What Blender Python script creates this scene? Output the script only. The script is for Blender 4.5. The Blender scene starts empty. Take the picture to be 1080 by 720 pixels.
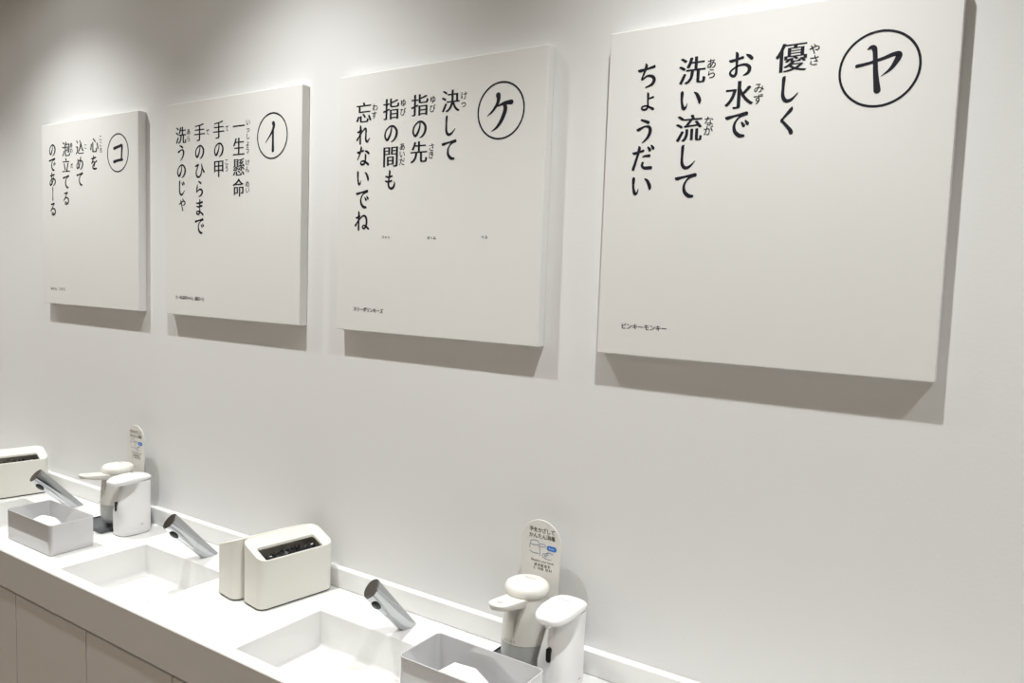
import bpy, bmesh, math, random
from mathutils import Vector, Matrix
PI = math.pi
sc = bpy.context.scene
COL = sc.collection
random.seed(7)

# ------------------------------------------------------------------ camera, world, exposure
cam_data = bpy.data.cameras.new('camera')
cam_data.sensor_fit = 'HORIZONTAL'
cam_data.sensor_width = 36.0
cam_data.lens = 36.0 * 806.65 / 1080.0
cam_data.clip_start = 0.02
cam = bpy.data.objects.new('camera', cam_data)
COL.objects.link(cam)
_yaw, _pitch, _roll = 0.5777, -0.0799, 0.0351
_f = Vector((-math.sin(_yaw)*math.cos(_pitch), math.cos(_yaw)*math.cos(_pitch), math.sin(_pitch)))
_r = Vector((math.cos(_yaw), math.sin(_yaw), 0))
_u = _r.cross(_f)
_r2 = _r*math.cos(_roll) + _u*math.sin(_roll)
_u2 = -_r*math.sin(_roll) + _u*math.cos(_roll)
M = Matrix(((_r2.x, _u2.x, -_f.x), (_r2.y, _u2.y, -_f.y), (_r2.z, _u2.z, -_f.z))).to_4x4()
M.translation = (0.7123, -1.4428, 1.6347)
cam.matrix_world = M
sc.camera = cam

world = bpy.data.worlds.new('world')
sc.world = world
world.use_nodes = True
world.node_tree.nodes['Background'].inputs[0].default_value = (1.0, 0.96, 0.9, 1)
world.node_tree.nodes['Background'].inputs[1].default_value = 0.2

vs = sc.view_settings
vs.view_transform = 'Standard'
vs.look = 'None'
vs.exposure = 0.0
vs.gamma = 1.0
vs.use_curve_mapping = False

SPOT_W = 91.0          # each ceiling downlight over the counter
SPOT_HALF = 54.5        # half angle of its beam
SPOT_BLEND = 1.0
SPILL_W = 5.8           # its weak wide spill, half angle 75 degrees
CORE_W = 6.0           # its hot centre, half angle 24 degrees
ROOM_W = 15.5           # general downlights of the room behind
SPOT_X = (-3.25, -2.06, -0.87, 0.32, 1.51)
CEIL = 2.88

# ------------------------------------------------------------------ materials
def mat(name, col, rough=0.5, metal=0.0, bump=None, spec=0.5, coat=0.0, trans=0.0, sss=0.0):
    m = bpy.data.materials.new(name)
    m.use_nodes = True
    nt = m.node_tree
    b = nt.nodes['Principled BSDF']
    b.inputs['Base Color'].default_value = (*col, 1)
    b.inputs['Roughness'].default_value = rough
    b.inputs['Metallic'].default_value = metal
    b.inputs['Specular IOR Level'].default_value = spec
    b.inputs['Coat Weight'].default_value = coat
    b.inputs['Transmission Weight'].default_value = trans
    if sss:
        b.inputs['Subsurface Weight'].default_value = sss
        b.inputs['Subsurface Radius'].default_value = (0.02, 0.02, 0.02)
    if bump:
        scale, strength, dist = bump
        tc = nt.nodes.new('ShaderNodeTexCoord')
        n = nt.nodes.new('ShaderNodeTexNoise')
        n.inputs['Scale'].default_value = scale
        n.inputs['Detail'].default_value = 3
        bp = nt.nodes.new('ShaderNodeBump')
        bp.inputs['Strength'].default_value = strength
        bp.inputs['Distance'].default_value = dist
        nt.links.new(tc.outputs['Object'], n.inputs['Vector'])
        nt.links.new(n.outputs['Fac'], bp.inputs['Height'])
        nt.links.new(bp.outputs['Normal'], b.inputs['Normal'])
    return m

def fabric(name, col):
    m = mat(name, col, rough=0.85, spec=0.2)
    nt = m.node_tree
    b = nt.nodes['Principled BSDF']
    tc = nt.nodes.new('ShaderNodeTexCoord')
    hs = []
    for d in ('X', 'Z'):
        w = nt.nodes.new('ShaderNodeTexWave')
        w.bands_direction = d
        w.inputs['Scale'].default_value = 120
        w.inputs['Distortion'].default_value = 0.6
        nt.links.new(tc.outputs['Object'], w.inputs['Vector'])
        hs.append(w)
    add = nt.nodes.new('ShaderNodeMath')
    nt.links.new(hs[0].outputs['Fac'], add.inputs[0])
    nt.links.new(hs[1].outputs['Fac'], add.inputs[1])
    bp = nt.nodes.new('ShaderNodeBump')
    bp.inputs['Strength'].default_value = 0.06
    bp.inputs['Distance'].default_value = 0.0006
    nt.links.new(add.outputs[0], bp.inputs['Height'])
    nt.links.new(bp.outputs['Normal'], b.inputs['Normal'])
    return m

MT = {}
MT['wall'] = mat('wall_paint', (0.77, 0.77, 0.765), 0.5, bump=(160, 0.12, 0.0015), spec=0.3)
MT['room'] = mat('room_paint', (0.50, 0.45, 0.39), 0.7)
MT['floor'] = mat('floor_tile', (0.33, 0.27, 0.21), 0.5, bump=(30, 0.1, 0.001))
MT['ceil'] = mat('ceiling_paint', (0.66, 0.63, 0.58), 0.8)
MT['canvas'] = fabric('canvas_cloth', (0.745, 0.74, 0.72))
MT['ink'] = mat('ink', (0.012, 0.012, 0.02), 0.7, spec=0.2)
MT['solid'] = mat('white_solid_surface', (0.85, 0.85, 0.84), 0.12, spec=0.6)
MT['panel'] = mat('cabinet_panel', (0.70, 0.69, 0.685), 0.45)
MT['gap'] = mat('cabinet_carcass', (0.03, 0.022, 0.014), 0.8)
MT['bin'] = mat('ivory_plastic', (0.80, 0.79, 0.73), 0.45)
MT['binfoot'] = mat('dark_foot', (0.05, 0.045, 0.035), 0.7)  # near-black stands in for the gap shadow below the bins
MT['bag'] = mat('black_bag', (0.012, 0.012, 0.014), 0.22, spec=0.6)
MT['chrome'] = mat('chrome', (0.50, 0.515, 0.535), 0.07, metal=1.0)
MT['black'] = mat('black_plastic', (0.008, 0.008, 0.009), 0.2)
MT['tray'] = mat('tray_plastic', (0.61, 0.61, 0.62), 0.04, spec=1.0, coat=1.0)
MT['tissue'] = mat('white_tissue', (0.86, 0.86, 0.86), 0.9, spec=0.1)
MT['soap'] = mat('soap_white', (0.84, 0.84, 0.84), 0.28)
MT['cream'] = mat('cream_plastic', (0.78, 0.765, 0.72), 0.35)
MT['bottle'] = mat('translucent_bottle', (0.50, 0.51, 0.50), 0.3)
MT['drip'] = mat('drip_tray_grey', (0.10, 0.105, 0.115), 0.35)
MT['sign'] = mat('sign_acrylic', (0.76, 0.74, 0.70), 0.3)
MT['blue'] = mat('blue_ink', (0.03, 0.20, 0.66), 0.5)
MT['blueline'] = mat('blue_line_ink', (0.13, 0.24, 0.44), 0.5)
MT['greyink'] = mat('grey_ink', (0.16, 0.16, 0.16), 0.6)
MT['steel'] = mat('drain_steel', (0.6, 0.6, 0.6), 0.2, metal=1.0)
MT['trim'] = mat('lamp_trim', (0.8, 0.8, 0.8), 0.4)
_l = bpy.data.materials.new('lamp_lens'); _l.use_nodes = True
_b = _l.node_tree.nodes['Principled BSDF']
_b.inputs['Emission Color'].default_value = (1, 0.95, 0.88, 1)
_b.inputs['Emission Strength'].default_value = 4.0
MT['lens'] = _l

# ------------------------------------------------------------------ helpers
def obj(name, bm, m=None, parent=None, smooth=False, loc=(0, 0, 0), rz=0.0):
    me = bpy.data.meshes.new(name)
    bmesh.ops.recalc_face_normals(bm, faces=bm.faces[:])
    bm.to_mesh(me)
    bm.free()
    if m is not None:
        me.materials.append(MT[m])
    if smooth:
        for p in me.polygons:
            p.use_smooth = True
    o = bpy.data.objects.new(name, me)
    COL.objects.link(o)
    o.location = loc
    o.rotation_euler = (0, 0, rz)
    if parent is not None:
        o.parent = parent
    return o

def smooth_by_angle(o, deg=35):
    me = o.data
    for p in me.polygons:
        p.use_smooth = True
    bm = bmesh.new(); bm.from_mesh(me)
    for e in bm.edges:
        if len(e.link_faces) == 2:
            e.smooth = e.calc_face_angle(0) < math.radians(deg)
    bm.to_mesh(me); bm.free()
    wn = o.modifiers.new('weighted_normal', 'WEIGHTED_NORMAL')
    wn.keep_sharp = True; wn.weight = 80
    return o

def bev(o, w=0.002, seg=2, ang=40):
    b = o.modifiers.new('bevel', 'BEVEL')
    b.width = w; b.segments = seg; b.limit_method = 'ANGLE'; b.angle_limit = math.radians(ang)
    return o

def thing(name, label, cat, loc=(0, 0, 0), rz=0.0, group=None):
    o = bpy.data.objects.new(name, None)
    COL.objects.link(o)
    o.empty_display_size = 0.05
    o.location = loc
    o.rotation_euler = (0, 0, rz)
    o['label'] = label; o['category'] = cat
    if group:
        o['group'] = group
    return o

def tag(o, label, cat, group=None):
    o['label'] = label; o['category'] = cat
    if group:
        o['group'] = group
    return o

def struct(o):
    o['kind'] = 'structure'
    return o

def dup(root, loc, rz, label):
    r = root.copy(); COL.objects.link(r)
    r.location = loc; r.rotation_euler = (0, 0, rz); r['label'] = label
    def rec(a, b):
        for ch in a.children:
            c = ch.copy(); COL.objects.link(c); c.parent = b
            rec(ch, c)
    rec(root, r)
    return r

def box(bm, x0, x1, y0, y1, z0, z1):
    v = [bm.verts.new((x, y, z)) for z in (z0, z1) for y in (y0, y1) for x in (x0, x1)]
    for q in ((0, 2, 3, 1), (4, 5, 7, 6), (0, 1, 5, 4), (2, 6, 7, 3), (0, 4, 6, 2), (1, 3, 7, 5)):
        bm.faces.new([v[i] for i in q])
    return v

def box_bm(*a):
    bm = bmesh.new(); box(bm, *a); return bm

def rrect(w, d, r, n=6):
    """rounded rectangle outline, centred, ccw"""
    pts = []
    r = min(r, w/2-1e-5, d/2-1e-5)
    for cx, cy, a0 in ((w/2-r, d/2-r, 0), (-w/2+r, d/2-r, 90), (-w/2+r, -d/2+r, 180), (w/2-r, -d/2+r, 270)):
        for i in range(n+1):
            a = math.radians(a0 + 90*i/n)
            pts.append((cx + r*math.cos(a), cy + r*math.sin(a)))
    return pts

def superell(a, b, n=2.6, N=40):
    pts = []
    for i in range(N):
        t = 2*PI*i/N
        c, s = math.cos(t), math.sin(t)
        pts.append((a*math.copysign(abs(c)**(2/n), c), b*math.copysign(abs(s)**(2/n), s)))
    return pts

def loft(bm, rings, cap0=True, cap1=True):
    vr = [[bm.verts.new(p) for p in ring] for ring in rings]
    for a, b in zip(vr[:-1], vr[1:]):
        n = len(a)
        for i in range(n):
            bm.faces.new((a[i], a[(i+1) % n], b[(i+1) % n], b[i]))
    if cap0:
        bm.faces.new(vr[0][::-1])
    if cap1:
        bm.faces.new(vr[-1])
    return vr

# ---- flat writing (printed on a plane that faces -y; u -> x, v -> z)
_gl = {}
def glyph(ch, off):
    k = (ch, off)
    if k not in _gl:
        c = bpy.data.curves.new('writing', 'FONT')
        c.body = ch; c.size = 1.0; c.offset = off; c.resolution_u = 4
        o = bpy.data.objects.new('writing', c)
        COL.objects.link(o)
        dg = bpy.context.evaluated_depsgraph_get()
        dg.update()
        me = bpy.data.meshes.new_from_object(o.evaluated_get(dg))
        vs_ = [(v.co.x, v.co.y) for v in me.vertices]
        fs_ = [tuple(p.vertices) for p in me.polygons]
        bpy.data.objects.remove(o); bpy.data.curves.remove(c); bpy.data.meshes.remove(me)
        _gl[k] = (vs_, fs_)
    return _gl[k]

KANJI_SM = [(-0.026, 0), (-0.009, 0), (0.009, 0), (0.026, 0)]
KANA_SM = [(-0.020, 0.009), (-0.007, 0.003), (0.007, -0.003), (0.020, -0.009)]
BOLD_SM = [(-0.008, 0), (0.008, 0)]
SANS_SM = [(0, 0)]
RUBY_SM = [(-0.012, 0.006), (0.012, -0.006)]
def add_glyph(bm, ch, u, v, em, sm, off=0.0, sx=1.0, rot=False, centre=None):
    vs_, fs_ = glyph(ch, off)
    if not vs_:
        return
    if centre is None:
        cx, cy = 0.5, 0.38
    else:
        cx = (min(p[0] for p in vs_) + max(p[0] for p in vs_))/2
        cy = 0.38
    for i, (dx, dy) in enumerate(sm):
        nv = []
        for x, y in vs_:
            a, b = x-cx+dx, y-cy+dy
            if rot:
                a, b = b, -a
            nv.append(bm.verts.new((u + a*em*sx, -0.00002*i, v + b*em)))
        for f in fs_:
            try:
                bm.faces.new([nv[j] for j in f])
            except ValueError:
                pass

# brush-style kana, one list of strokes per sign: (x, y, width) in a unit square
DK = lambda x, y: [[(x, y, .05), (x+.07, y-.10, .09)], [(x+.13, y+.06, .05), (x+.20, y-.04, .09)]]
KANA = {
 'し': [[(.34,.92,.05),(.31,.86,.09),(.30,.55,.075),(.31,.27,.09),(.42,.11,.095),(.60,.14,.07),(.80,.34,.02)]],
 'く': [[(.66,.94,.03),(.62,.85,.09),(.40,.60,.06),(.34,.51,.075),(.42,.42,.075),(.62,.19,.095),(.67,.09,.105)]],
 'い': [[(.16,.82,.03),(.17,.75,.095),(.17,.45,.07),(.24,.20,.095),(.33,.22,.06),(.38,.36,.02)], [(.64,.74,.04),(.74,.66,.085),(.84,.46,.105),(.85,.36,.07)]],
 'て': [[(.10,.78,.05),(.16,.76,.095),(.45,.82,.06),(.84,.87,.105)], [(.84,.87,.09),(.58,.74,.05),(.44,.52,.07),(.46,.28,.095),(.62,.12,.105),(.78,.10,.07)]],
 'で': [[(.08,.78,.05),(.14,.76,.095),(.42,.82,.06),(.80,.87,.105)], [(.80,.87,.09),(.54,.74,.05),(.40,.52,.07),(.42,.28,.095),(.58,.12,.105),(.74,.10,.07)]] + DK(.66,.56),
 'お': [[(.10,.68,.04),(.18,.66,.085),(.38,.70,.06),(.56,.74,.075)], [(.33,.93,.05),(.36,.84,.09),(.36,.50,.065),(.35,.22,.075),(.27,.13,.075),(.15,.20,.065),(.17,.32,.05),(.42,.47,.05),(.68,.48,.075),(.82,.36,.095),(.78,.20,.08),(.62,.12,.03)], [(.70,.82,.04),(.80,.76,.085),(.88,.68,.09)]],
 'ち': [[(.12,.74,.04),(.20,.72,.09),(.48,.76,.06),(.76,.82,.085)], [(.42,.94,.05),(.44,.86,.09),(.36,.62,.065),(.27,.40,.05),(.32,.40,.05),(.50,.50,.06),(.70,.46,.085),(.78,.32,.10),(.68,.16,.08),(.44,.08,.03)]],
 'ょ': [[(.55,.64,.05),(.72,.68,.07),(.80,.70,.08)], [(.50,.93,.05),(.53,.84,.10),(.53,.50,.07),(.54,.24,.085),(.42,.12,.085),(.24,.16,.075),(.24,.27,.06),(.44,.30,.065),(.64,.22,.08),(.82,.12,.105)]],
 'う': [[(.36,.92,.05),(.50,.87,.075),(.64,.81,.09)], [(.20,.58,.04),(.26,.56,.09),(.50,.66,.055),(.68,.64,.085),(.74,.48,.105),(.64,.24,.08),(.44,.06,.03)]],
 'だ': [[(.08,.72,.04),(.15,.70,.085),(.34,.74,.055),(.50,.78,.075)], [(.32,.94,.05),(.34,.86,.09),(.25,.52,.075),(.12,.10,.09)], [(.50,.56,.04),(.62,.58,.065),(.76,.58,.08)], [(.50,.32,.075),(.48,.22,.075),(.58,.13,.085),(.84,.13,.095)]] + DK(.70,.90),
 'の': [[(.54,.76,.05),(.50,.50,.075),(.34,.22,.095),(.22,.20,.085),(.13,.38,.075),(.20,.62,.06),(.44,.80,.06),(.68,.78,.075),(.86,.58,.10),(.84,.34,.10),(.70,.16,.07),(.54,.08,.03)]],
 'も': [[(.44,.94,.05),(.47,.86,.09),(.42,.52,.07),(.40,.26,.085),(.52,.11,.085),(.70,.14,.09),(.78,.30,.07),(.76,.42,.03)], [(.22,.68,.05),(.40,.64,.07),(.62,.68,.065)], [(.20,.46,.05),(.38,.42,.07),(.60,.46,.065)]],
 'れ': [[(.28,.93,.05),(.30,.84,.09),(.29,.50,.075),(.29,.08,.09)], [(.10,.64,.04),(.18,.63,.08),(.36,.72,.065),(.33,.64,.05),(.20,.42,.05),(.08,.26,.085)], [(.08,.26,.06),(.34,.54,.04),(.56,.76,.065),(.66,.74,.085),(.66,.52,.075),(.66,.24,.085),(.76,.15,.085),(.92,.30,.03)]],
 'な': [[(.10,.70,.04),(.18,.68,.085),(.36,.72,.055),(.50,.76,.075)], [(.34,.94,.05),(.36,.86,.09),(.26,.58,.065),(.12,.34,.03)], [(.62,.74,.04),(.74,.70,.085),(.86,.62,.085)], [(.64,.58,.05),(.66,.50,.085),(.64,.26,.07),(.56,.12,.08),(.40,.10,.075),(.34,.19,.06),(.46,.27,.055),(.64,.22,.075),(.84,.09,.095)]],
 'ね': [[(.26,.93,.05),(.28,.84,.09),(.27,.50,.075),(.27,.06,.09)], [(.08,.64,.04),(.16,.63,.08),(.34,.72,.065),(.31,.64,.05),(.18,.42,.05),(.06,.26,.085)], [(.06,.26,.06),(.32,.54,.04),(.56,.72,.065),(.74,.66,.085),(.80,.44,.09),(.74,.18,.075),(.60,.11,.07),(.52,.18,.055),(.62,.26,.055),(.78,.20,.07),(.92,.09,.085)]],
 'ひ': [[(.10,.74,.04),(.18,.74,.085),(.40,.82,.065),(.34,.70,.05),(.20,.44,.08),(.22,.20,.095),(.42,.10,.09),(.62,.24,.08),(.72,.52,.06),(.70,.82,.06)], [(.70,.82,.06),(.78,.58,.065),(.92,.38,.095)]],
 'ら': [[(.40,.93,.05),(.52,.87,.08),(.62,.81,.09)], [(.30,.72,.05),(.28,.60,.085),(.24,.34,.07),(.28,.34,.05),(.48,.46,.06),(.68,.44,.085),(.76,.30,.10),(.66,.14,.08),(.42,.05,.03)]],
 'ま': [[(.20,.76,.05),(.40,.74,.07),(.76,.80,.085)], [(.24,.56,.05),(.42,.54,.07),(.72,.59,.08)], [(.50,.94,.05),(.53,.86,.09),(.52,.50,.065),(.52,.24,.08),(.42,.11,.08),(.24,.14,.075),(.24,.25,.055),(.44,.28,.065),(.64,.20,.075),(.82,.08,.095)]],
 'を': [[(.16,.76,.05),(.36,.75,.075),(.70,.82,.08)], [(.44,.94,.05),(.44,.84,.085),(.32,.60,.06),(.18,.42,.05),(.36,.54,.05),(.50,.54,.065),(.54,.42,.075),(.52,.26,.06)], [(.82,.58,.085),(.62,.48,.065),(.40,.32,.075),(.34,.18,.085),(.48,.08,.085),(.78,.10,.085)]],
 'め': [[(.24,.78,.05),(.28,.68,.085),(.34,.42,.065),(.44,.20,.075)], [(.60,.91,.05),(.60,.80,.08),(.46,.42,.065),(.26,.18,.08),(.14,.22,.075),(.14,.40,.06),(.34,.64,.055),(.60,.68,.075),(.82,.56,.09),(.84,.34,.095),(.70,.15,.065),(.56,.07,.03)]],
 'あ': [[(.16,.76,.05),(.34,.74,.075),(.72,.82,.08)], [(.40,.95,.05),(.40,.86,.085),(.37,.52,.065),(.42,.18,.08)], [(.64,.66,.05),(.60,.50,.065),(.42,.22,.075),(.24,.10,.085),(.14,.20,.075),(.24,.42,.055),(.54,.54,.065),(.80,.46,.085),(.86,.28,.095),(.72,.12,.06),(.58,.05,.03)]],
 'る': [[(.26,.82,.05),(.36,.80,.08),(.68,.86,.075),(.62,.78,.05),(.36,.50,.06),(.18,.32,.06),(.40,.48,.05),(.66,.50,.075),(.82,.36,.095),(.76,.16,.085),(.54,.07,.075),(.36,.12,.065),(.40,.22,.055),(.56,.20,.055),(.64,.12,.05)]],
 'じ': [[(.34,.92,.05),(.31,.86,.09),(.30,.55,.075),(.31,.27,.09),(.42,.11,.095),(.60,.14,.07),(.80,.34,.02)]] + DK(.54,.78),
 'ゃ': [[(.08,.52,.04),(.20,.55,.08),(.56,.72,.065),(.78,.70,.085),(.84,.56,.09),(.70,.44,.065),(.56,.44,.04)], [(.52,.93,.05),(.58,.85,.085),(.60,.79,.08)], [(.26,.82,.05),(.32,.70,.09),(.44,.38,.08),(.54,.04,.095)]],
 'ー': [[(.50,.97,.05),(.51,.88,.085),(.50,.50,.055),(.50,.10,.085),(.50,.05,.05)]],
}
def add_kana(bm, ch, u, v, em, k=1.0):
    for i, st in enumerate(KANA[ch]):
        brush(bm, [(u+(x-.5)*em*k, v+(y-.5)*em*k, w*em*k*1.38) for x, y, w in st], -0.00003*i, 5)

SMALL = 'ゃゅょっ'
def column(bm, text, a, b, em, kana_off=0.004):
    n = len(text)
    for i, ch in enumerate(text):
        t = i/(n-1) if n > 1 else 0
        u, v = a[0]+(b[0]-a[0])*t, a[1]+(b[1]-a[1])*t
        kanji = '\u4e00' <= ch <= '\u9fff'
        if ch in SMALL:
            u += 0.05*em; v += 0.06*em
        if kanji:
            add_glyph(bm, ch, u, v, em*1.03, KANJI_SM, -0.0055)
        elif ch in SMALL:
            add_kana(bm, ch, u, v, em, 0.74)
        else:
            add_kana(bm, ch, u, v, em, 0.97)

def row(bm, text, a, b, em, sm=SANS_SM, off=0.0, sx=1.0, latin=False):
    """horizontal row of writing running from point a to point b (glyph centres)"""
    n = len(text)
    if latin:
        c = bpy.data.curves.new('writing', 'FONT'); c.body = text; c.size = 1; c.align_x = 'CENTER'
        o = bpy.data.objects.new('writing', c); COL.objects.link(o)
        dg = bpy.context.evaluated_depsgraph_get(); dg.update()
        me = bpy.data.meshes.new_from_object(o.evaluated_get(dg))
        w = max(v.co.x for v in me.vertices) - min(v.co.x for v in me.vertices)
        s = (b[0]-a[0])/w
        for i, (dx, dy) in enumerate(sm):
            nv = [bm.verts.new(((a[0]+b[0])/2 + (v.co.x+dx)*s, -0.00002*i, (a[1]+b[1])/2 + (v.co.y-0.3+dy)*em)) for v in me.vertices]
            for p in me.polygons:
                bm.faces.new([nv[j] for j in p.vertices])
        bpy.data.objects.remove(o); bpy.data.curves.remove(c); bpy.data.meshes.remove(me)
        return
    for i, ch in enumerate(text):
        if ch == ' ':
            continue
        t = i/(n-1) if n > 1 else 0
        add_glyph(bm, ch, a[0]+(b[0]-a[0])*t, a[1]+(b[1]-a[1])*t, em, sm, off, sx)

def brush(bm, pts, y=0.0, sub=6):
    """one brush stroke of changing width: pts = [(u, v, width)]"""
    P = [Vector((p[0], p[1], p[2])) for p in pts]
    Q = []
    for i in range(len(P)-1):
        p0 = P[max(i-1, 0)]; p1 = P[i]; p2 = P[i+1]; p3 = P[min(i+2, len(P)-1)]
        for k in range(sub):
            t = k/sub
            Q.append(0.5*((2*p1) + (p2-p0)*t + (2*p0-5*p1+4*p2-p3)*t*t + (3*p1-p0-3*p2+p3)*t**3))
    Q.append(P[-1])
    L, R_ = [], []
    for i, q in enumerate(Q):
        a = Q[max(i-1, 0)]; b = Q[min(i+1, len(Q)-1)]
        d = Vector((b.x-a.x, b.y-a.y)); d.normalize()
        n = Vector((-d.y, d.x))*max(q.z, 0.0004)/2
        L.append(bm.verts.new((q.x+n.x, y, q.y+n.y))); R_.append(bm.verts.new((q.x-n.x, y, q.y-n.y)))
    for i in range(len(Q)-1):
        bm.faces.new((L[i], L[i+1], R_[i+1], R_[i]))
    for q in (Q[0], Q[-1]):
        disc(bm, q.x, q.y, max(q.z, 0.0004)/2, y-0.00001, 14)

def disc(bm, u, v, r, y=0.0, n=24, sx=1.0):
    bm.faces.new([bm.verts.new((u+r*sx*math.cos(2*PI*i/n), y, v+r*math.sin(2*PI*i/n))) for i in range(n)])

def ring_mesh(bm, u, v, r, w, y=0.0, n=72):
    a = [bm.verts.new((u+(r+w/2)*math.cos(2*PI*i/n), y, v+(r+w/2)*math.sin(2*PI*i/n))) for i in range(n)]
    b = [bm.verts.new((u+(r-w/2)*math.cos(2*PI*i/n), y, v+(r-w/2)*math.sin(2*PI*i/n))) for i in range(n)]
    for i in range(n):
        bm.faces.new((a[i], a[(i+1) % n], b[(i+1) % n], b[i]))

# ------------------------------------------------------------------ room
XL, XR, YB = -4.2, 2.6, -2.9
struct(obj('floor', box_bm(XL, XR, YB, 0.1, -0.1, 0), 'floor'))
struct(obj('ceiling', box_bm(XL, XR, YB, 0.1, CEIL, CEIL+0.1), 'ceil'))
struct(obj('wall_back', box_bm(XL-0.1, XR+0.1, 0, 0.1, 0, CEIL), 'wall'))
struct(obj('wall_front', box_bm(XL-0.1, XR+0.1, YB-0.1, YB, 0, CEIL), 'room'))
struct(obj('wall_left', box_bm(XL-0.1, XL, YB, 0, 0, CEIL), 'room'))
struct(obj('wall_right', box_bm(XR, XR+0.1, YB, 0, 0, CEIL), 'room'))

# ------------------------------------------------------------------ ceiling downlights
def downlight(x, y, lobes, tint, label, group):
    t = thing('downlight', label, 'lamp', (x, y, CEIL), group=group)
    bm = bmesh.new()
    n = 36
    loft(bm, [[(r*math.cos(2*PI*i/n), r*math.sin(2*PI*i/n), z) for i in range(n)]
              for r, z in ((0.055, -0.0005), (0.055, -0.004), (0.042, -0.006), (0.040, -0.001))], False, False)
    obj('trim_ring', bm, 'trim', t, smooth=True)
    bm = bmesh.new()
    bm.faces.new([bm.verts.new((0.04*math.cos(2*PI*i/n), 0.04*math.sin(2*PI*i/n), -0.0015)) for i in range(n)])
    obj('lens', bm, 'lens', t)
    for w_, h_, b_ in lobes:
        ld = bpy.data.lights.new('lamp_light', 'SPOT')
        ld.energy = w_; ld.color = tint
        ld.spot_size = math.radians(2*h_); ld.spot_blend = b_
        ld.shadow_soft_size = 0.022
        lo = bpy.data.objects.new('lamp_light', ld)
        COL.objects.link(lo)
        lo.location = (0, 0, -0.012)
        lo.parent = t
    return t
for x in SPOT_X:
    downlight(x, -0.546, ((SPOT_W, SPOT_HALF, SPOT_BLEND), (SPILL_W, 75.0, 0.5), (CORE_W, 24.0, 1.0)), (0.985, 1.0, 0.985), 'round recessed ceiling downlight above the wash counter', 'downlights above the wash counter')
for x in (-2.6, -0.9, 0.8):
    downlight(x, -2.4, ((ROOM_W, 78, 0.6),), (1.0, 0.91, 0.80), 'round recessed ceiling downlight over the open floor', 'downlights over the open floor')

# ------------------------------------------------------------------ wash counter
ZC = 0.80; YF = -0.4255; CX0, CX1 = -3.137, 1.4055
SINK_W, SY0, SY1, SD = 0.388, -0.394, -0.145, 0.092
SINKS = [-1.9955, -1.2375, -0.481]
ctr = thing('wash_counter', 'long glossy white wash counter with moulded square basins along the wall', 'counter', (0, 0, 0))
bm = bmesh.new()
xs_ = [CX0]
for s in SINKS:
    xs_ += [s-SINK_W/2, s+SINK_W/2]
xs_.append(CX1)
ys_ = [YF+0.0, SY0, SY1, -0.001]
grid = {}
for z in (ZC, ZC-0.02):
    for i, x in enumerate(xs_):
        for j, y in enumerate(ys_):
            grid[(i, j, z)] = bm.verts.new((x, y, z))
NX = len(xs_)-1
hole = lambda i, j: j == 1 and i % 2 == 1 and i < NX
for i in range(NX):
    for j in range(3):
        if hole(i, j):
            continue
        for z in (ZC, ZC-0.02):
            bm.faces.new([grid[k] for k in ((i, j, z), (i+1, j, z), (i+1, j+1, z), (i, j+1, z))])
T_, B_ = ZC, ZC-0.02
for i in range(NX):
    for j in (0, 3):
        bm.faces.new([grid[k] for k in ((i, j, T_), (i+1, j, T_), (i+1, j, B_), (i, j, B_))])
for j in range(3):
    for i in (0, NX):
        bm.faces.new([grid[k] for k in ((i, j, T_), (i, j+1, T_), (i, j+1, B_), (i, j, B_))])
for i in range(NX):
    if hole(i, 1):
        for a, b in (((i, 1), (i+1, 1)), ((i+1, 1), (i+1, 2)), ((i+1, 2), (i, 2)), ((i, 2), (i, 1))):
            bm.faces.new([grid[(*a, T_)], grid[(*b, T_)], grid[(*b, B_)], grid[(*a, B_)]])
bev(obj('counter_slab', bm, 'solid', ctr), 0.0025, 2)
bev(obj('front_apron', box_bm(CX0, CX1, YF-0.0012, YF+0.02, 0.692, ZC-0.0016), 'panel', ctr), 0.001, 1)
bev(obj('upstand', box_bm(CX0, CX1, -0.0215, -0.0005, ZC+0.0003, ZC+0.0525), 'solid', ctr), 0.0025, 3)
for s in SINKS:
    bm = bmesh.new()
    w, d = SINK_W, SY1-SY0
    cy = (SY0+SY1)/2
    rings = []
    for z, ins in ((-0.0022, 0.0002), (-0.02, 0.0004), (-SD+0.012, 0.002), (-SD+0.004, 0.005), (-SD, 0.012)):
        rings.append([(x, y, z) for x, y in rrect(w-2*ins, d-2*ins, 0.002+ins, 4)])
    loft(bm, rings, False, True)
    # outer skin so the basin has its own thickness
    loft(bm, [[(x, y, z) for x, y in rrect(w+e, d+e, 0.01, 4)] for z, e in ((-0.0205, 0.02), (-SD-0.01, 0.02))], False, True)
    sk = smooth_by_angle(obj('sink_basin', bm, 'solid', ctr, loc=(s, cy, ZC)), 40)
    bm = bmesh.new()
    n = 28
    loft(bm, [[(r*math.cos(2*PI*i/n), r*math.sin(2*PI*i/n), z) for i in range(n)] for r, z in ((0.024, 0.0004), (0.024, 0.002), (0.019, 0.0026))])
    obj('drain', bm, 'solid', sk, loc=(0, 0.04, -SD))

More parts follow.
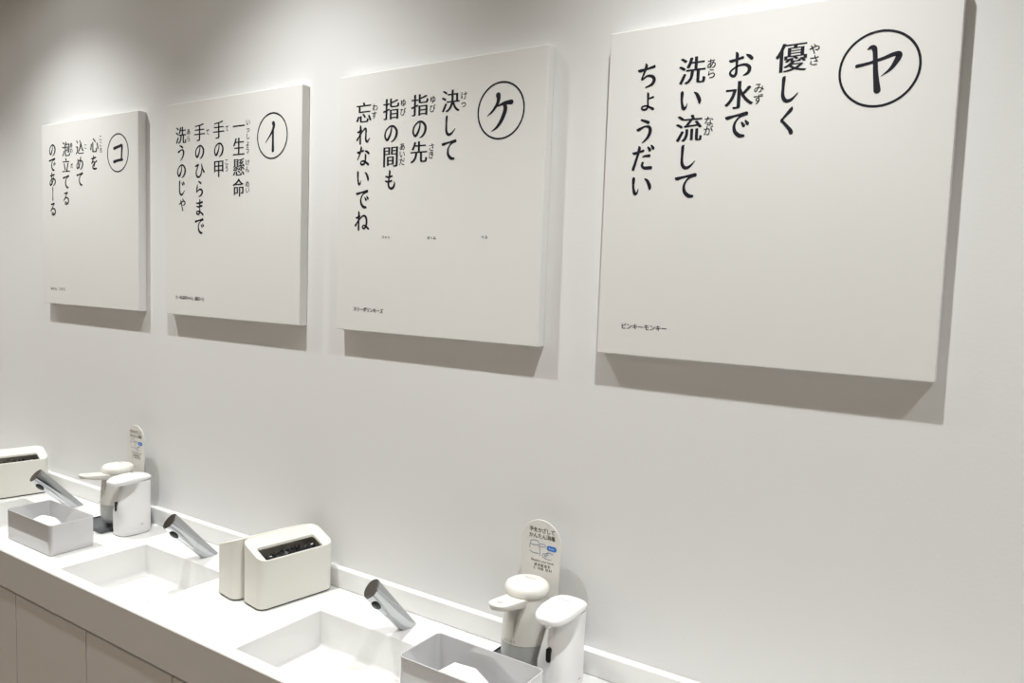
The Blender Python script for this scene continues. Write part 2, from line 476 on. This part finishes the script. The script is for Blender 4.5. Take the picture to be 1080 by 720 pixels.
# ------------------------------------------------------------------ base cabinets
def cabinet(x0, label):
    t = thing('base_cabinet', label, 'cabinet', (x0, YF, 0), group=None)
    W_ = 0.757
    obj('carcass', box_bm(0.001, W_-0.001, 0.024, 0.40, 0.09, 0.60), 'gap', t)
    obj('top_rail', box_bm(0.001, W_-0.001, 0.024, 0.05, 0.60, 0.691), 'gap', t)
    obj('plinth', box_bm(0.001, W_-0.001, 0.07, 0.40, 0.0, 0.0895), 'gap', t)
    for k in (0, 1):
        bev(obj('door', box_bm(0.0022+k*W_/2, W_/2*(k+1)-0.0022, 0.001, 0.0225, 0.095, 0.6845), 'panel', t), 0.001, 1)
    return t
CB = -1.6225
cabinet(CB-1.514, 'pale grey two-door cabinet under the far left end of the counter')
cabinet(CB-0.757, 'pale grey two-door cabinet under the counter, at the left edge of the photo')
cabinet(CB, 'pale grey two-door cabinet under the counter between the two white boxes')
cabinet(CB+0.757, 'pale grey two-door cabinet under the counter, cut off by the bottom edge')
cabinet(CB+1.514, 'pale grey two-door cabinet under the counter, below the near soap pumps')
cabinet(CB+2.271, 'pale grey two-door cabinet under the right-hand end of the counter')

# ------------------------------------------------------------------ canvases
CW, CH, CT, CZ = 0.6146, 0.64, 0.0277, 1.4921
MAIN = {
 4: [('優しく', (0.3548, 0.5499), (0.353, 0.4409)), ('お水で', (0.2655, 0.5479), (0.2654, 0.4405)), ('洗い流して', (0.1737, 0.5484), (0.1728, 0.3343)), ('ちょうだい', (0.0836, 0.5484), (0.0814, 0.3378))],
 3: [('決して', (0.357, 0.5474), (0.3564, 0.4371)), ('指の先', (0.2655, 0.5469), (0.2657, 0.4376)), ('指の間も', (0.1753, 0.5457), (0.1767, 0.3757)), ('忘れないでね', (0.0846, 0.5446), (0.0855, 0.2793))],
 2: [('一生懸命', (0.3545, 0.5506), (0.3555, 0.3782)), ('手の甲', (0.2638, 0.5472), (0.2645, 0.4371)), ('手のひらまで', (0.1731, 0.5466), (0.1742, 0.2714)), ('洗うのじゃ', (0.0812, 0.5447), (0.0861, 0.3346))],
 1: [('心を', (0.3546, 0.5478), (0.3528, 0.4901)), ('込めて', (0.262, 0.5465), (0.2609, 0.4383)), ('泡立てる', (0.1707, 0.5459), (0.1679, 0.3767)), ('のであーる', (0.076, 0.5499), (0.0759, 0.3409))]}
RUBY = {
 4: [('やさ', (0.3931, 0.559), (0.3931, 0.54)), ('みず', (0.3011, 0.5031), (0.3009, 0.4833)), ('あら', (0.2109, 0.5567), (0.2115, 0.5385)), ('なが', (0.2116, 0.4517), (0.2112, 0.4342))],
 3: [('けっ', (0.3951, 0.5562), (0.3945, 0.5383)), ('ゆび', (0.3046, 0.556), (0.3039, 0.5356)), ('さき', (0.3043, 0.4466), (0.3035, 0.429)), ('ゆび', (0.2136, 0.557), (0.2129, 0.536)), ('あいだ', (0.2133, 0.454), (0.2137, 0.4184)), ('わす', (0.1221, 0.5548), (0.1196, 0.5361))],
 2: [('いっしょう', (0.3948, 0.558), (0.3941, 0.4813)), ('けん', (0.3937, 0.4471), (0.3931, 0.4281)), ('めい', (0.3943, 0.387), (0.3945, 0.3701)), ('て', (0.3017, 0.5485), (0.3017, 0.5485)), ('こう', (0.3009, 0.4536), (0.301, 0.4347)), ('て', (0.212, 0.5448), (0.212, 0.5448)), ('あら', (0.119, 0.5528), (0.119, 0.5327))],
 1: [('こころ', (0.3936, 0.569), (0.3948, 0.5284)), ('こ', (0.2986, 0.5466), (0.2986, 0.5466)), ('あわ', (0.2059, 0.5575), (0.2075, 0.5386)), ('だ', (0.2083, 0.4869), (0.2083, 0.4869))]}
BRUSH = {
 4: [[(-0.0342, 0.0078, 0.0061), (-0.0169, 0.0105, 0.0050), (0.0048, 0.0158, 0.0055), (0.0217, 0.0209, 0.0070), (0.029, 0.0180, 0.0098), (0.0189, -0.0009, 0.0059), (0.004, -0.0125, 0.0009)],
     [(-0.0184, 0.0336, 0.0028), (-0.0142, 0.0362, 0.006), (-0.0097, 0.0345, 0.0085), (-0.0075, 0.0258, 0.0075), (-0.0048, -0.0051, 0.0080), (-0.0006, -0.035, 0.011)]],
 3: [[(-0.0078, 0.0337, 0.0124), (-0.0066, 0.0251, 0.0098), (-0.0106, 0.0135, 0.0076), (-0.0221, -0.0, 0.0054), (-0.0353, -0.0091, 0.0014)], [(-0.0075, 0.0103, 0.0038), (0.0101, 0.0151, 0.0075), (0.0277, 0.0158, 0.0106)], [(0.0087, 0.0141, 0.0091), (0.0122, 0.0017, 0.0101), (0.0041, -0.0192, 0.0091), (-0.0086, -0.0351, 0.0059), (-0.0233, -0.0437, 0.0011)]],
 2: [[(0.0048, 0.033, 0.0124), (0.0062, 0.0236, 0.0098), (-0.0057, 0.0046, 0.0059), (-0.028, -0.0173, 0.0017)], [(0.0034, 0.0172, 0.0082), (0.0034, -0.0093, 0.0079), (0.0035, -0.0399, 0.0099)]],
 1: [[(-0.0218, 0.0154, 0.0104), (0.0087, 0.0205, 0.0089), (0.0240, 0.0215, 0.0100), (0.0228, -0.0006, 0.0082), (0.0212, -0.0234, 0.0089)], [(-0.0223, -0.0279, 0.0104), (0.0035, -0.0245, 0.0083), (0.0267, -0.0237, 0.0089)]]}
CAP = {4: [('ピンキーモンキー', (0.0575, 0.0587), (0.1440, 0.0587), 0.0125)],
       3: [('スリーポリンキーズ', (0.0660, 0.0560), (0.1570, 0.0545), 0.0125), ('ジャン', (0.1570, 0.2374), (0.1764, 0.2374), 0.0085), ('ポール', (0.3020, 0.2355), (0.3205, 0.2355), 0.0085), ('ベル', (0.4595, 0.2370), (0.4695, 0.2370), 0.0085)],
       2: [('ヒーおばあちゃん(森田トミ)', (0.0600, 0.0548), (0.2000, 0.0538), 0.0125)],
       1: [('みけん ひタス', (0.0600, 0.0545), (0.1500, 0.0550), 0.0125)]}
CLAB = {4: 'square white canvas headed by a circled ヤ, largest and nearest on the wall',
        3: 'square white canvas headed by a circled ケ, second from the right',
        2: 'square white canvas headed by a circled イ, second from the left',
        1: 'square white canvas headed by a circled コ, farthest along the wall at left'}
for k, x in ((4, 0.0), (3, -0.7583), (2, -1.5139), (1, -2.2751)):
    t = thing('wall_canvas', CLAB[k], 'canvas', (x, 0, CZ), group='printed hand-washing canvases')
    # stretched cloth panel: slightly soft edges, faint sag between the corners
    bm = bmesh.new()
    box(bm, 0, CW, -CT, -0.0008, 0, CH)
    bmesh.ops.bevel(bm, geom=bm.edges[:], offset=0.0022, segments=3, affect='EDGES', profile=0.6)
    obj('stretched_cloth', bm, 'canvas', t)
    # folded corners of the cloth on the side edges
    bm = bmesh.new()
    for z0, z1 in ((0.0006, 0.012), (CH-0.012, CH-0.0006)):
        box(bm, CW-0.0004, CW+0.0009, -CT+0.004, -0.002, z0, z1)
    fs = CT+0.0004
    bm.free()
    bm = bmesh.new()
    for text, a, b in MAIN[k]:
        column(bm, text, a, b, 0.0530)
    obj('lettering', bm, 'ink', t, loc=(0, -fs, 0))
    bm = bmesh.new()
    for text, a, b in RUBY[k]:
        n = len(text)
        for i, ch in enumerate(text):
            f = i/(n-1) if n > 1 else 0
            add_glyph(bm, ch, a[0]+(b[0]-a[0])*f, a[1]+(b[1]-a[1])*f, 0.0195, RUBY_SM, 0.0)
    obj('reading_marks', bm, 'ink', t, loc=(0, -fs, 0))
    bm = bmesh.new()
    ring_mesh(bm, CW-0.11725, CH-0.1266, 0.0610, 0.0040)
    obj('emblem_ring', bm, 'ink', t, loc=(0, -fs, 0))
    bm = bmesh.new()
    for i, st in enumerate(BRUSH[k]):
        brush(bm, [(CW-0.11725+p[0], CH-0.1266+p[1], p[2]) for p in st], -0.00004*i)
    obj('emblem_letter', bm, 'ink', t, loc=(0, -fs, 0))
    bm = bmesh.new()
    for text, a, b, em in CAP[k]:
        row(bm, text, a, b, em, [(-0.02, 0), (0.02, 0)])
    obj('caption', bm, 'ink', t, loc=(0, -fs, 0))

# ------------------------------------------------------------------ faucets
def make_faucet(loc, label):
    t = thing('sensor_faucet', label, 'faucet', loc, group='sensor faucets along the counter')
    u = Vector((0, -0.690, 0.724)); s_ = Vector((1, 0, 0)); v_ = u.cross(s_)
    L = 0.186
    n = 40
    rings = []
    def ring(dist, r):
        return [tuple(u*dist + s_*(0.68*r*math.cos(2*PI*i/n)) + v_*(r*math.sin(2*PI*i/n))) for i in range(n)]
    for dist, r in ((-0.04, 0.0190), (0.05, 0.0208), (0.11, 0.0225), (L-0.0015, 0.0246), (L, 0.0232)):
        rings.append(ring(dist, r))
    bm = bmesh.new()
    loft(bm, rings)
    g = bm.verts[:] + bm.edges[:] + bm.faces[:]
    res = bmesh.ops.bisect_plane(bm, geom=g, plane_co=(0, 0, 0.0004), plane_no=(0, 0, 1), clear_inner=True)
    ed = [e for e in res['geom_cut'] if isinstance(e, bmesh.types.BMEdge)]
    bmesh.ops.contextual_create(bm, geom=ed)
    sp = smooth_by_angle(obj('spout', bm, 'chrome', t), 30)
    bm = bmesh.new()
    loft(bm, [ring(L+0.0002, 0.0215), ring(L+0.0009, 0.0210)])
    smooth_by_angle(obj('end_disc', bm, 'chrome', t), 30)
    # dark oval sensor window on the underside
    bm = bmesh.new()
    bmesh.ops.create_uvsphere(bm, u_segments=24, v_segments=12, radius=1.0)
    dn = Vector((0, -0.724, -0.690))
    nd = (dn*0.93 + s_*0.37).normalized(); side = u.cross(nd)
    for vv in bm.verts:
        c = vv.co
        vv.co = u*(c.x*0.0165) + side*(c.y*0.0095) + nd*(c.z*0.0060)
    o = obj('sensor_window', bm, 'black', t, smooth=True)
    o.location = u*0.150 + dn*0.0215 + s_*0.0066
    return t
fa = make_faucet((-0.4456, -0.080, ZC), 'slanted chrome sensor faucet between the ivory bins and the nearest white soap pump')
dup(fa, (-1.2054, -0.084, ZC), 0, 'slanted chrome sensor faucet just left of the pair of ivory bins')
dup(fa, (-1.9593, -0.082, ZC), 0, 'slanted chrome sensor faucet at far left, in front of the bin at the photo edge')

# ------------------------------------------------------------------ bins
def make_bin(loc, rz, label):
    t = thing('waste_bin', label, 'bin', loc, rz, group='ivory countertop bins')
    w, d, h, r = 0.095, 0.215, 0.132, 0.024
    top = lambda x: h + 0.0120 - 0.034*(x/w)          # rim falls from one long side to the other
    R8 = lambda ww, dd, rr, z: [(x, y, z) for x, y in rrect(ww, dd, rr, 8)]
    T8 = lambda ww, dd, rr, dz: [(x, y, top(x)+dz) for x, y in rrect(ww, dd, rr, 8)]
    bm = bmesh.new()
    rings = [R8(w-0.006, d-0.006, r-0.003, 0.0035), R8(w, d, r, 0.006), T8(w, d, r, -0.002), T8(w-0.0015, d-0.0015, r, -0.0004), T8(w-0.005, d-0.005, r-0.002, 0)]
    loft(bm, rings, True, False)
    smooth_by_angle(obj('body', bm, 'bin', t), 50)
    bm = bmesh.new()
    S8 = lambda ww, dd, rr, dz: [(x+0.009, y, top(x+0.009)+dz) for x, y in rrect(ww, dd, rr, 8)]
    rings = [T8(w-0.005, d-0.005, r-0.002, 0), T8(w-0.008, d-0.008, r-0.004, -0.002), S8(0.052, 0.166, 0.008, -0.010), S8(0.050, 0.164, 0.007, -0.016)]
    loft(bm, rings, False, False)
    smooth_by_angle(obj('funnel_lid', bm, 'bin', t), 30)
    bm = bmesh.new()
    nx, ny = 10, 30
    vv = [[bm.verts.new((0.009-0.0245+0.049*i/nx, -0.0815+0.163*j/ny, top(0.009)-0.022 + random.uniform(-0.006, 0.006) - 0.012*math.sin(PI*i/nx))) for j in range(ny+1)] for i in range(nx+1)]
    for i in range(nx):
        for j in range(ny):
            bm.faces.new((vv[i][j], vv[i+1][j], vv[i+1][j+1], vv[i][j+1]))
    obj('bin_bag', bm, 'bag', t)
    bm = bmesh.new()
    loft(bm, [R8(w-0.010, d-0.010, r-0.005, 0.0003), R8(w-0.010, d-0.010, r-0.005, 0.0033)])
    obj('foot', bm, 'binfoot', t)  # inset base plate, coloured dark to paint the gap shadow
    return t
b1 = make_bin((-0.806, -0.134, ZC), math.radians(-9), 'ivory countertop bin with black bag showing in its slot, front one of the pair')
dup(b1, (-0.905, -0.136, ZC), math.radians(171), 'ivory countertop bin half hidden behind the front bin, beside the middle faucet')
dup(b1, (-2.262, -0.150, ZC), math.radians(-12), 'ivory countertop bin cut off by the left edge of the photo')

# ------------------------------------------------------------------ open boxes on the counter
def make_tray(loc, label):
    t = thing('storage_tray', label, 'box', loc, 0, group='open white boxes on the counter')
    w, d, h, r, th = 0.262, 0.128, 0.09, 0.012, 0.003
    R6 = lambda e, rr, z: [(x, y, z) for x, y in rrect(w+e, d+e, rr, 6)]
    bm = bmesh.new()
    rings = [R6(-0.004, r-0.002, 0.0003), R6(0, r, 0.002), R6(0, r, h-0.0006), R6(-0.0012, r-0.0005, h), R6(-2*th+0.001, r-th+0.0005, h), R6(-2*th, r-th, h-0.0008), R6(-2*th, r-th, 0.0045), R6(-2*th-0.003, r-th-0.001, 0.0033)]
    loft(bm, rings, True, True)
    smooth_by_angle(obj('box_shell', bm, 'tray', t), 40)
    return t
t1 = make_tray((-1.667, -0.306, ZC), 'open white box of tissue standing beside the far soap pumps at left')
dup(t1, (-0.121, -0.272, ZC), 0, 'open white box at the bottom edge, in front of the near soap pumps')

def tissue(loc, sx, sy, h, seed, label, rz=0.0):
    rnd = random.Random(seed)
    bm = bmesh.new()
    n = 22
    ph = [rnd.uniform(0, 6.28) for _ in range(6)]
    V = [[None]*(n+1) for _ in range(n+1)]
    for i in range(n+1):
        for j in range(n+1):
            a, b = i/n*2-1, j/n*2-1
            # fold ridges radiating over a soft heap
            d_ = max(0.0, 1-(abs(a)**2.2+abs(b)**2.2)*0.85)
            z = h*(d_**0.8) + 0.003*math.sin(5*a+ph[0])*math.cos(4*b+ph[1])*d_ + 0.0025*abs(math.sin(3.5*(a+b)+ph[2]))*d_
            V[i][j] = bm.verts.new((a*sx/2, b*sy/2, max(z, 0.0)))
    for i in range(n):
        for j in range(n):
            bm.faces.new((V[i][j], V[i+1][j], V[i+1][j+1], V[i][j+1]))
    ex = bmesh.ops.extrude_face_region(bm, geom=bm.faces[:])
    for v in ex['geom']:
        if isinstance(v, bmesh.types.BMVert):
            v.co.z = -0.0
    o = obj('tissue_heap', bm, 'tissue', smooth=True, loc=loc, rz=rz)
    tag(o, label, 'tissue', 'tissues in the white boxes')
    return o
tissue((-1.695, -0.306, ZC+0.0037), 0.17, 0.10, 0.066, 3, 'soft white heap of tissue in the box at left')
# a folded sheet in the near box
bm = bmesh.new()
prof = [(-0.085, 0.030), (-0.055, 0.056), (0.000, 0.060), (0.035, 0.040), (0.075, 0.022)]
V0 = [bm.verts.new((x, -0.052, z)) for x, z in prof]; V1 = [bm.verts.new((x*0.95+0.004, 0.030, z*0.96)) for x, z in prof]
for i in range(len(prof)-1):
    bm.faces.new((V0[i], V0[i+1], V1[i+1], V1[i]))
ex = bmesh.ops.extrude_face_region(bm, geom=bm.faces[:])
for v in ex['geom']:
    if isinstance(v, bmesh.types.BMVert):
        v.co.z = 0.0
tag(obj('tissue_heap', bm, 'tissue', loc=(-0.135, -0.270, ZC+0.0037)), 'flat folded white tissue in the box at the bottom edge', 'tissue', 'tissues in the white boxes')

# ------------------------------------------------------------------ white soap pumps
def make_soap(loc, label):
    t = thing('soap_dispenser', label, 'soap dispenser', loc, 0, group='white sensor soap dispensers')
    a, b = 0.0395, 0.052
    bm = bmesh.new()
    rings = []
    N = 48
    def sring(z, aa, yf, yb, n=3.0):
        c, hb = (yf+yb)/2, (yb-yf)/2
        kk = min(1.0, max(0.0, (z-0.070)/0.060))*0.72
        out = []
        for x, y in superell(aa, hb, n, N):
            f = max(0.0, -(y+0.15*hb)/(0.85*hb))
            out.append((x*(1-kk*f), y+c, z))
        return out
    prof = [(0.0005, a-0.004, -b+0.004, b-0.004), (0.004, a-0.0005, -b+0.001, b-0.001), (0.020, a, -b, b), (0.0205, a-0.0008, -b+0.0008, b-0.0008), (0.022, a, -b, b),
            (0.060, a, -b, b), (0.070, a, -b, b), (0.082, a, -b, b), (0.095, a-0.0003, -b+0.0005, b), (0.108, a-0.0010, -b+0.004, b), (0.120, a-0.0015, -b+0.012, b), (0.135, a-0.0015, -b+0.020, b), (0.150, a-0.0012, -b+0.025, b), (0.160, a-0.0008, -b+0.026, b), (0.1665, a-0.001, -b+0.028, b-0.0005)]
    for z, aa, yf, yb in prof:
        rings.append(sring(z, aa, yf, yb))
    loft(bm, rings)
    smooth_by_angle(obj('body', bm, 'soap', t), 45)
    # beak-like head: sections along y from the back to the tip
    bm = bmesh.new()
    secs = []
    S = 28
    for y, w, zt, zb in ((0.0517, 0.010, 0.1755, 0.1700), (0.0508, 0.0200, 0.1785, 0.1690), (0.0480, 0.0280, 0.1805, 0.1680), (0.0410, 0.0345, 0.1825, 0.1660), (0.028, 0.0385, 0.1850, 0.1625), (0.010, 0.0395, 0.1878, 0.1600), (-0.020, 0.0390, 0.1878, 0.1590), (-0.042, 0.0368, 0.1855, 0.1590), (-0.056, 0.0325, 0.1825, 0.1600), (-0.066, 0.0255, 0.1790, 0.1610), (-0.0715, 0.0170, 0.1760, 0.1625), (-0.0740, 0.0080, 0.1725, 0.1645)):
        cz, hh = (zt+zb)/2, (zt-zb)/2
        sec = []
        for i in range(S):
            tt = 2*PI*i/S
            c, s = math.cos(tt), math.sin(tt)
            e = 2.4
            sec.append((w*math.copysign(abs(c)**(2/e), c), y, cz + hh*math.copysign(abs(s)**(2/e), s)))
        secs.append(sec)
    loft(bm, secs)
    smooth_by_angle(obj('head', bm, 'soap', t), 50)
    bm = bmesh.new()
    loft(bm, [[(0.006*math.cos(2*PI*i/16), 0.006*math.sin(2*PI*i/16)-0.058, z) for i in range(16)] for z in (0.154, 0.163)])
    obj('nozzle', bm, 'soap', t, smooth=False)
    # sensor slot
    bm = bmesh.new()
    pts = rrect(0.011, 0.030, 0.0054, 8)
    loft(bm, [[(x, y_, 0.094+z) for x, z in pts] for y_ in (-b-0.0012, -b+0.010)])
    obj('sensor_window', bm, 'black', t)
    # tiny mark low on the right side
    bm = bmesh.new()
    for i in range(3):
        z0 = 0.0315-0.0006*i
        x0 = a+0.0004
        q = [(x0, 0.004+0.003*i, z0), (x0, 0.008+0.003*i, z0+0.0015), (x0, 0.0085+0.003*i, z0+0.0030), (x0, 0.0045+0.003*i, z0+0.0012)]
        bm.faces.new([bm.verts.new(p) for p in q])
    obj('side_mark', bm, 'greyink', t)
    # small print across the top of the head
    bm = bmesh.new()
    for i, w_ in enumerate((0.0036, 0.0040, 0.0032, 0.0038, 0.0036)):
        x_ = -0.0120 + 0.0060*i
        for dz in (0.0016, -0.0016):
            bm.faces.new([bm.verts.new(p) for p in ((x_-w_/2, 0, dz-0.0005), (x_+w_/2, 0, dz-0.0005), (x_+w_/2, 0, dz+0.0005), (x_-w_/2, 0, dz+0.0005))])
    o = obj('top_print', bm, 'greyink', t)
    o.rotation_euler = (-PI/2, 0, 0)
    o.location = (0, 0.004, 0.1883)
    return t
s1 = make_soap((-0.010, -0.110, ZC), 'white beaked soap pump with black sensor slot, at right beside the near box')
dup(s1, (-1.565, -0.110, ZC), 0, 'white beaked soap pump with black sensor slot, standing right of the box at left')

# ------------------------------------------------------------------ hand sanitizer pumps
def make_sanitizer(loc, rz, label):
    t = thing('sanitizer_dispenser', label, 'sanitizer dispenser', loc, rz, group='cream sanitizer pumps')
    N = 64
    z0 = 0.0
    bm = bmesh.new()
    loft(bm, [[(r*math.cos(2*PI*i/N), r*math.sin(2*PI*i/N), z) for i in range(N)] for z, r in
              ((0.0005, 0.030), (0.003, 0.038), (0.010, 0.0455), (0.022, 0.0500), (0.040, 0.0515), (0.066, 0.0515), (0.0665, 0.049))])
    smooth_by_angle(obj('bottle', bm, 'bottle', t), 50)
    # upper housing with a wedge-shaped hollow below the arm (faces local -y)
    bm = bmesh.new()
    rings = []
    zs = [0.0668, 0.068, 0.075, 0.085, 0.097, 0.109, 0.121, 0.133, 0.145, 0.156, 0.162]
    for z in zs:
        f = (z-0.0668)/(0.162-0.0668)
        r = 0.0520 - 0.0085*f**1.3
        ring = []
        half = 0.024*max(0, (f-0.02))/0.98
        for i in range(N*2):
            an = 2*PI*i/(N*2)
            x, y = r*math.sin(an), -r*math.cos(an)
            if y < 0 and abs(x) < half:
                y = y + 0.016*(1-abs(x)/half)*min(1, f*2.2)
            ring.append((x, y, z))
        rings.append(ring)
    loft(bm, rings)
    smooth_by_angle(obj('housing', bm, 'cream', t), 28)
    # domed cap
    bm = bmesh.new()
    loft(bm, [[(r*math.cos(2*PI*i/N), r*math.sin(2*PI*i/N), z) for i in range(N)] for z, r in
              ((0.1622, 0.0430), (0.1660, 0.0455), (0.1705, 0.0475), (0.1770, 0.0478), (0.1830, 0.0452), (0.1872, 0.0395), (0.1895, 0.0300), (0.1906, 0.016), (0.1909, 0.004))])
    smooth_by_angle(obj('cap', bm, 'cream', t), 60)
    # nozzle arm: rounded tongue sticking out to the front, sagging slightly
    bm = bmesh.new()
    out = []
    wR, wT = 0.0265, 0.0230
    for i in range(13):
        an = -PI*i/12
        out.append((wT*math.cos(an), -0.096 + wT*math.sin(an)))
    out = [(wR, -0.020)] + out + [(-wR, -0.020)]
    def lay(sc_, dz, d2=0.0):
        return [(x*sc_, y if y > -0.03 else -0.03+(y+0.03)*(0.985 if sc_ < 1 else 1), 0.1640 + dz - (y+0.03)*0.11 + (d2*max(0, min(1, (-y-0.05)/0.06)))) for x, y in out]
    loft(bm, [lay(0.80, -0.0200, 0.009), lay(0.97, -0.0150, 0.007), lay(1.0, -0.004), lay(1.0, -0.0015), lay(0.94, 0.0)])
    smooth_by_angle(obj('nozzle_arm', bm, 'cream', t), 40)
    # small print
    bm = bmesh.new()
    for i, w_ in enumerate((0.0036, 0.0040, 0.0032, 0.0038, 0.0036)):
        x_ = -0.0120 + 0.0060*i
        for dz in (0.0016, -0.0016):
            bm.faces.new([bm.verts.new(p) for p in ((x_-w_/2, 0, dz-0.0005), (x_+w_/2, 0, dz-0.0005), (x_+w_/2, 0, dz+0.0005), (x_-w_/2, 0, dz+0.0005))])
    o = obj('cap_print', bm, 'greyink', t); o.rotation_euler = (-PI/2, 0, 0); o.location = (0, 0.010, 0.1916)
    bm = bmesh.new()
    ring_mesh(bm, 0, 0, 0.005, 0.0009, n=24)
    row(bm, '手', (0, 0), (0, 0), 0.006)
    o = obj('arm_print', bm, 'greyink', t); o.rotation_euler = (-PI/2, 0, 0); o.location = (0, -0.095, 0.1716)
    o.rotation_euler = (-PI/2-0.11, 0, 0)
    bm = bmesh.new()
    for i, w_ in enumerate((0.0036, 0.0040, 0.0032, 0.0038, 0.0036)):
        x_ = -0.0120 + 0.0060*i
        for dz in (0.0016, -0.0016):
            bm.faces.new([bm.verts.new(p) for p in ((x_-w_/2, 0, dz-0.0005), (x_+w_/2, 0, dz-0.0005), (x_+w_/2, 0, dz+0.0005), (x_-w_/2, 0, dz+0.0005))])
    o = obj('front_print', bm, 'greyink', t); o.location = (-0.004, -0.0518, 0.0735)
    return t
TRAYH = 0.012
sa = make_sanitizer((-0.108, -0.092, ZC+TRAYH), math.radians(-3), 'cream sanitizer pump with disc cap and spout, behind the near white soap pump')
dup(sa, (-1.662, -0.100, ZC+TRAYH), math.radians(-3), 'cream sanitizer pump with disc cap and spout, behind the soap pump at left')

# ------------------------------------------------------------------ sanitizer stands with the tongue-shaped sign
def make_stand(loc, label):
    t = thing('sanitizer_stand', label, 'sign stand', loc, 0, group='sanitizer sign stands')
    # local x 0 = centre of the sign, y world, z 0 = counter
    bm = bmesh.new()
    X0, X1, Y0, Y1 = -0.088, 0.055, -0.180, -0.024
    R6 = lambda e, z: [(x+(X0+X1)/2, y+(Y0+Y1)/2, z) for x, y in rrect(X1-X0+e, Y1-Y0+e, 0.006, 4)]
    loft(bm, [R6(-0.002, 0.0003), R6(0, 0.001), R6(0, TRAYH-0.001), R6(-0.002, TRAYH), R6(-0.006, TRAYH), R6(-0.0065, TRAYH-0.003)])
    smooth_by_angle(obj('drip_tray', bm, 'drip', t), 30)
    bm = bmesh.new()
    pts = [(-0.040, TRAYH-0.003), (0.040, TRAYH-0.003)]
    R = 0.0505
    zc_ = 0.3165-R
    for i in range(25):
        an = PI*i/24
        pts.append((R*math.cos(an), zc_+R*math.sin(an)))
    f = [bm.verts.new((x, -0.0345, z)) for x, z in pts]
    b = [bm.verts.new((x, -0.0315, z)) for x, z in pts]
    bm.faces.new(f); bm.faces.new(b[::-1])
    for i in range(len(pts)):
        j = (i+1) % len(pts)
        bm.faces.new((f[i], f[j], b[j], b[i]))
    bev(obj('sign_panel', bm, 'sign', t), 0.0006, 1)
    ys = -0.0348
    bm = bmesh.new()
    row(bm, '手をかざして', (-0.0247, 0.2934), (0.0291, 0.2940), 0.0118, BOLD_SM)
    row(bm, 'かんたん消毒', (-0.0250, 0.2800), (0.0301, 0.2808), 0.0118, BOLD_SM)
    row(bm, 'Disinfect your hands', (-0.0230, 0.2246), (0.0340, 0.2254), 0.0060, BOLD_SM, latin=True)
    row(bm, '请消毒双手', (-0.0118, 0.2158), (0.0222, 0.2162), 0.0080, BOLD_SM)
    row(bm, '손 소독을 합니다', (-0.0138, 0.2080), (0.0272, 0.2085), 0.0070, BOLD_SM)
    obj('lettering', bm, 'ink', t, loc=(0, ys, 0))
    bm = bmesh.new()
    bm.faces.new([bm.verts.new((0.0276+x, 0, 0.2579+z)) for x, z in rrect(0.0245, 0.0112, 0.0055, 8)])
    o = obj('blue_badge', bm, 'blue', t, loc=(0, ys, 0))
    bm = bmesh.new()
    row(bm, 'Auto', (0.0205, 0.2579), (0.0345, 0.2579), 0.0062, BOLD_SM, latin=True)
    obj('badge_print', bm, 'sign', o, loc=(0, -0.0003, 0))
    bm = bmesh.new()
    lw = 0.0011
    lines = [[(-0.0284, 0.2500), (-0.0270, 0.2600), (-0.0245, 0.2665), (-0.0170, 0.2690), (-0.0080, 0.2682), (-0.0035, 0.2625)],
             [(-0.0262, 0.2592), (-0.0150, 0.2585), (-0.0043, 0.2606)],
             [(-0.0043, 0.2606), (-0.0020, 0.2500), (-0.0008, 0.2366)],
             [(-0.0274, 0.2440), (-0.0215, 0.2412), (-0.0150, 0.2406), (-0.0040, 0.2410)],
             [(-0.0035, 0.2625), (0.0060, 0.2640), (0.0120, 0.2622), (0.0115, 0.2590), (0.0050, 0.2576), (-0.0030, 0.2585)],
             [(0.0050, 0.2370), (0.0060, 0.2425), (0.0130, 0.2440), (0.0180, 0.2480), (0.0200, 0.2500)],
             [(0.0150, 0.2440), (0.0240, 0.2480), (0.0315, 0.2455)],
             [(0.0050, 0.2370), (0.0110, 0.2340), (0.0180, 0.2325), (0.0275, 0.2335)],
             [(0.0100, 0.2410), (0.0160, 0.2405), (0.0190, 0.2425)], [(0.0100, 0.2380), (0.0150, 0.2378)]]
    for i, ln in enumerate(lines):
        brush(bm, [(x, z, lw) for x, z in ln], -0.00002*i, 4)
    obj('line_drawing', bm, 'blueline', t, loc=(0, ys, 0))
    return t
st = make_stand((-0.112, 0, ZC), 'pale tongue-shaped sign standing behind the near sanitizer pump at right')
dup(st, (-1.672, 0, ZC), 0, 'pale tongue-shaped sign standing behind the far sanitizer pump at left')
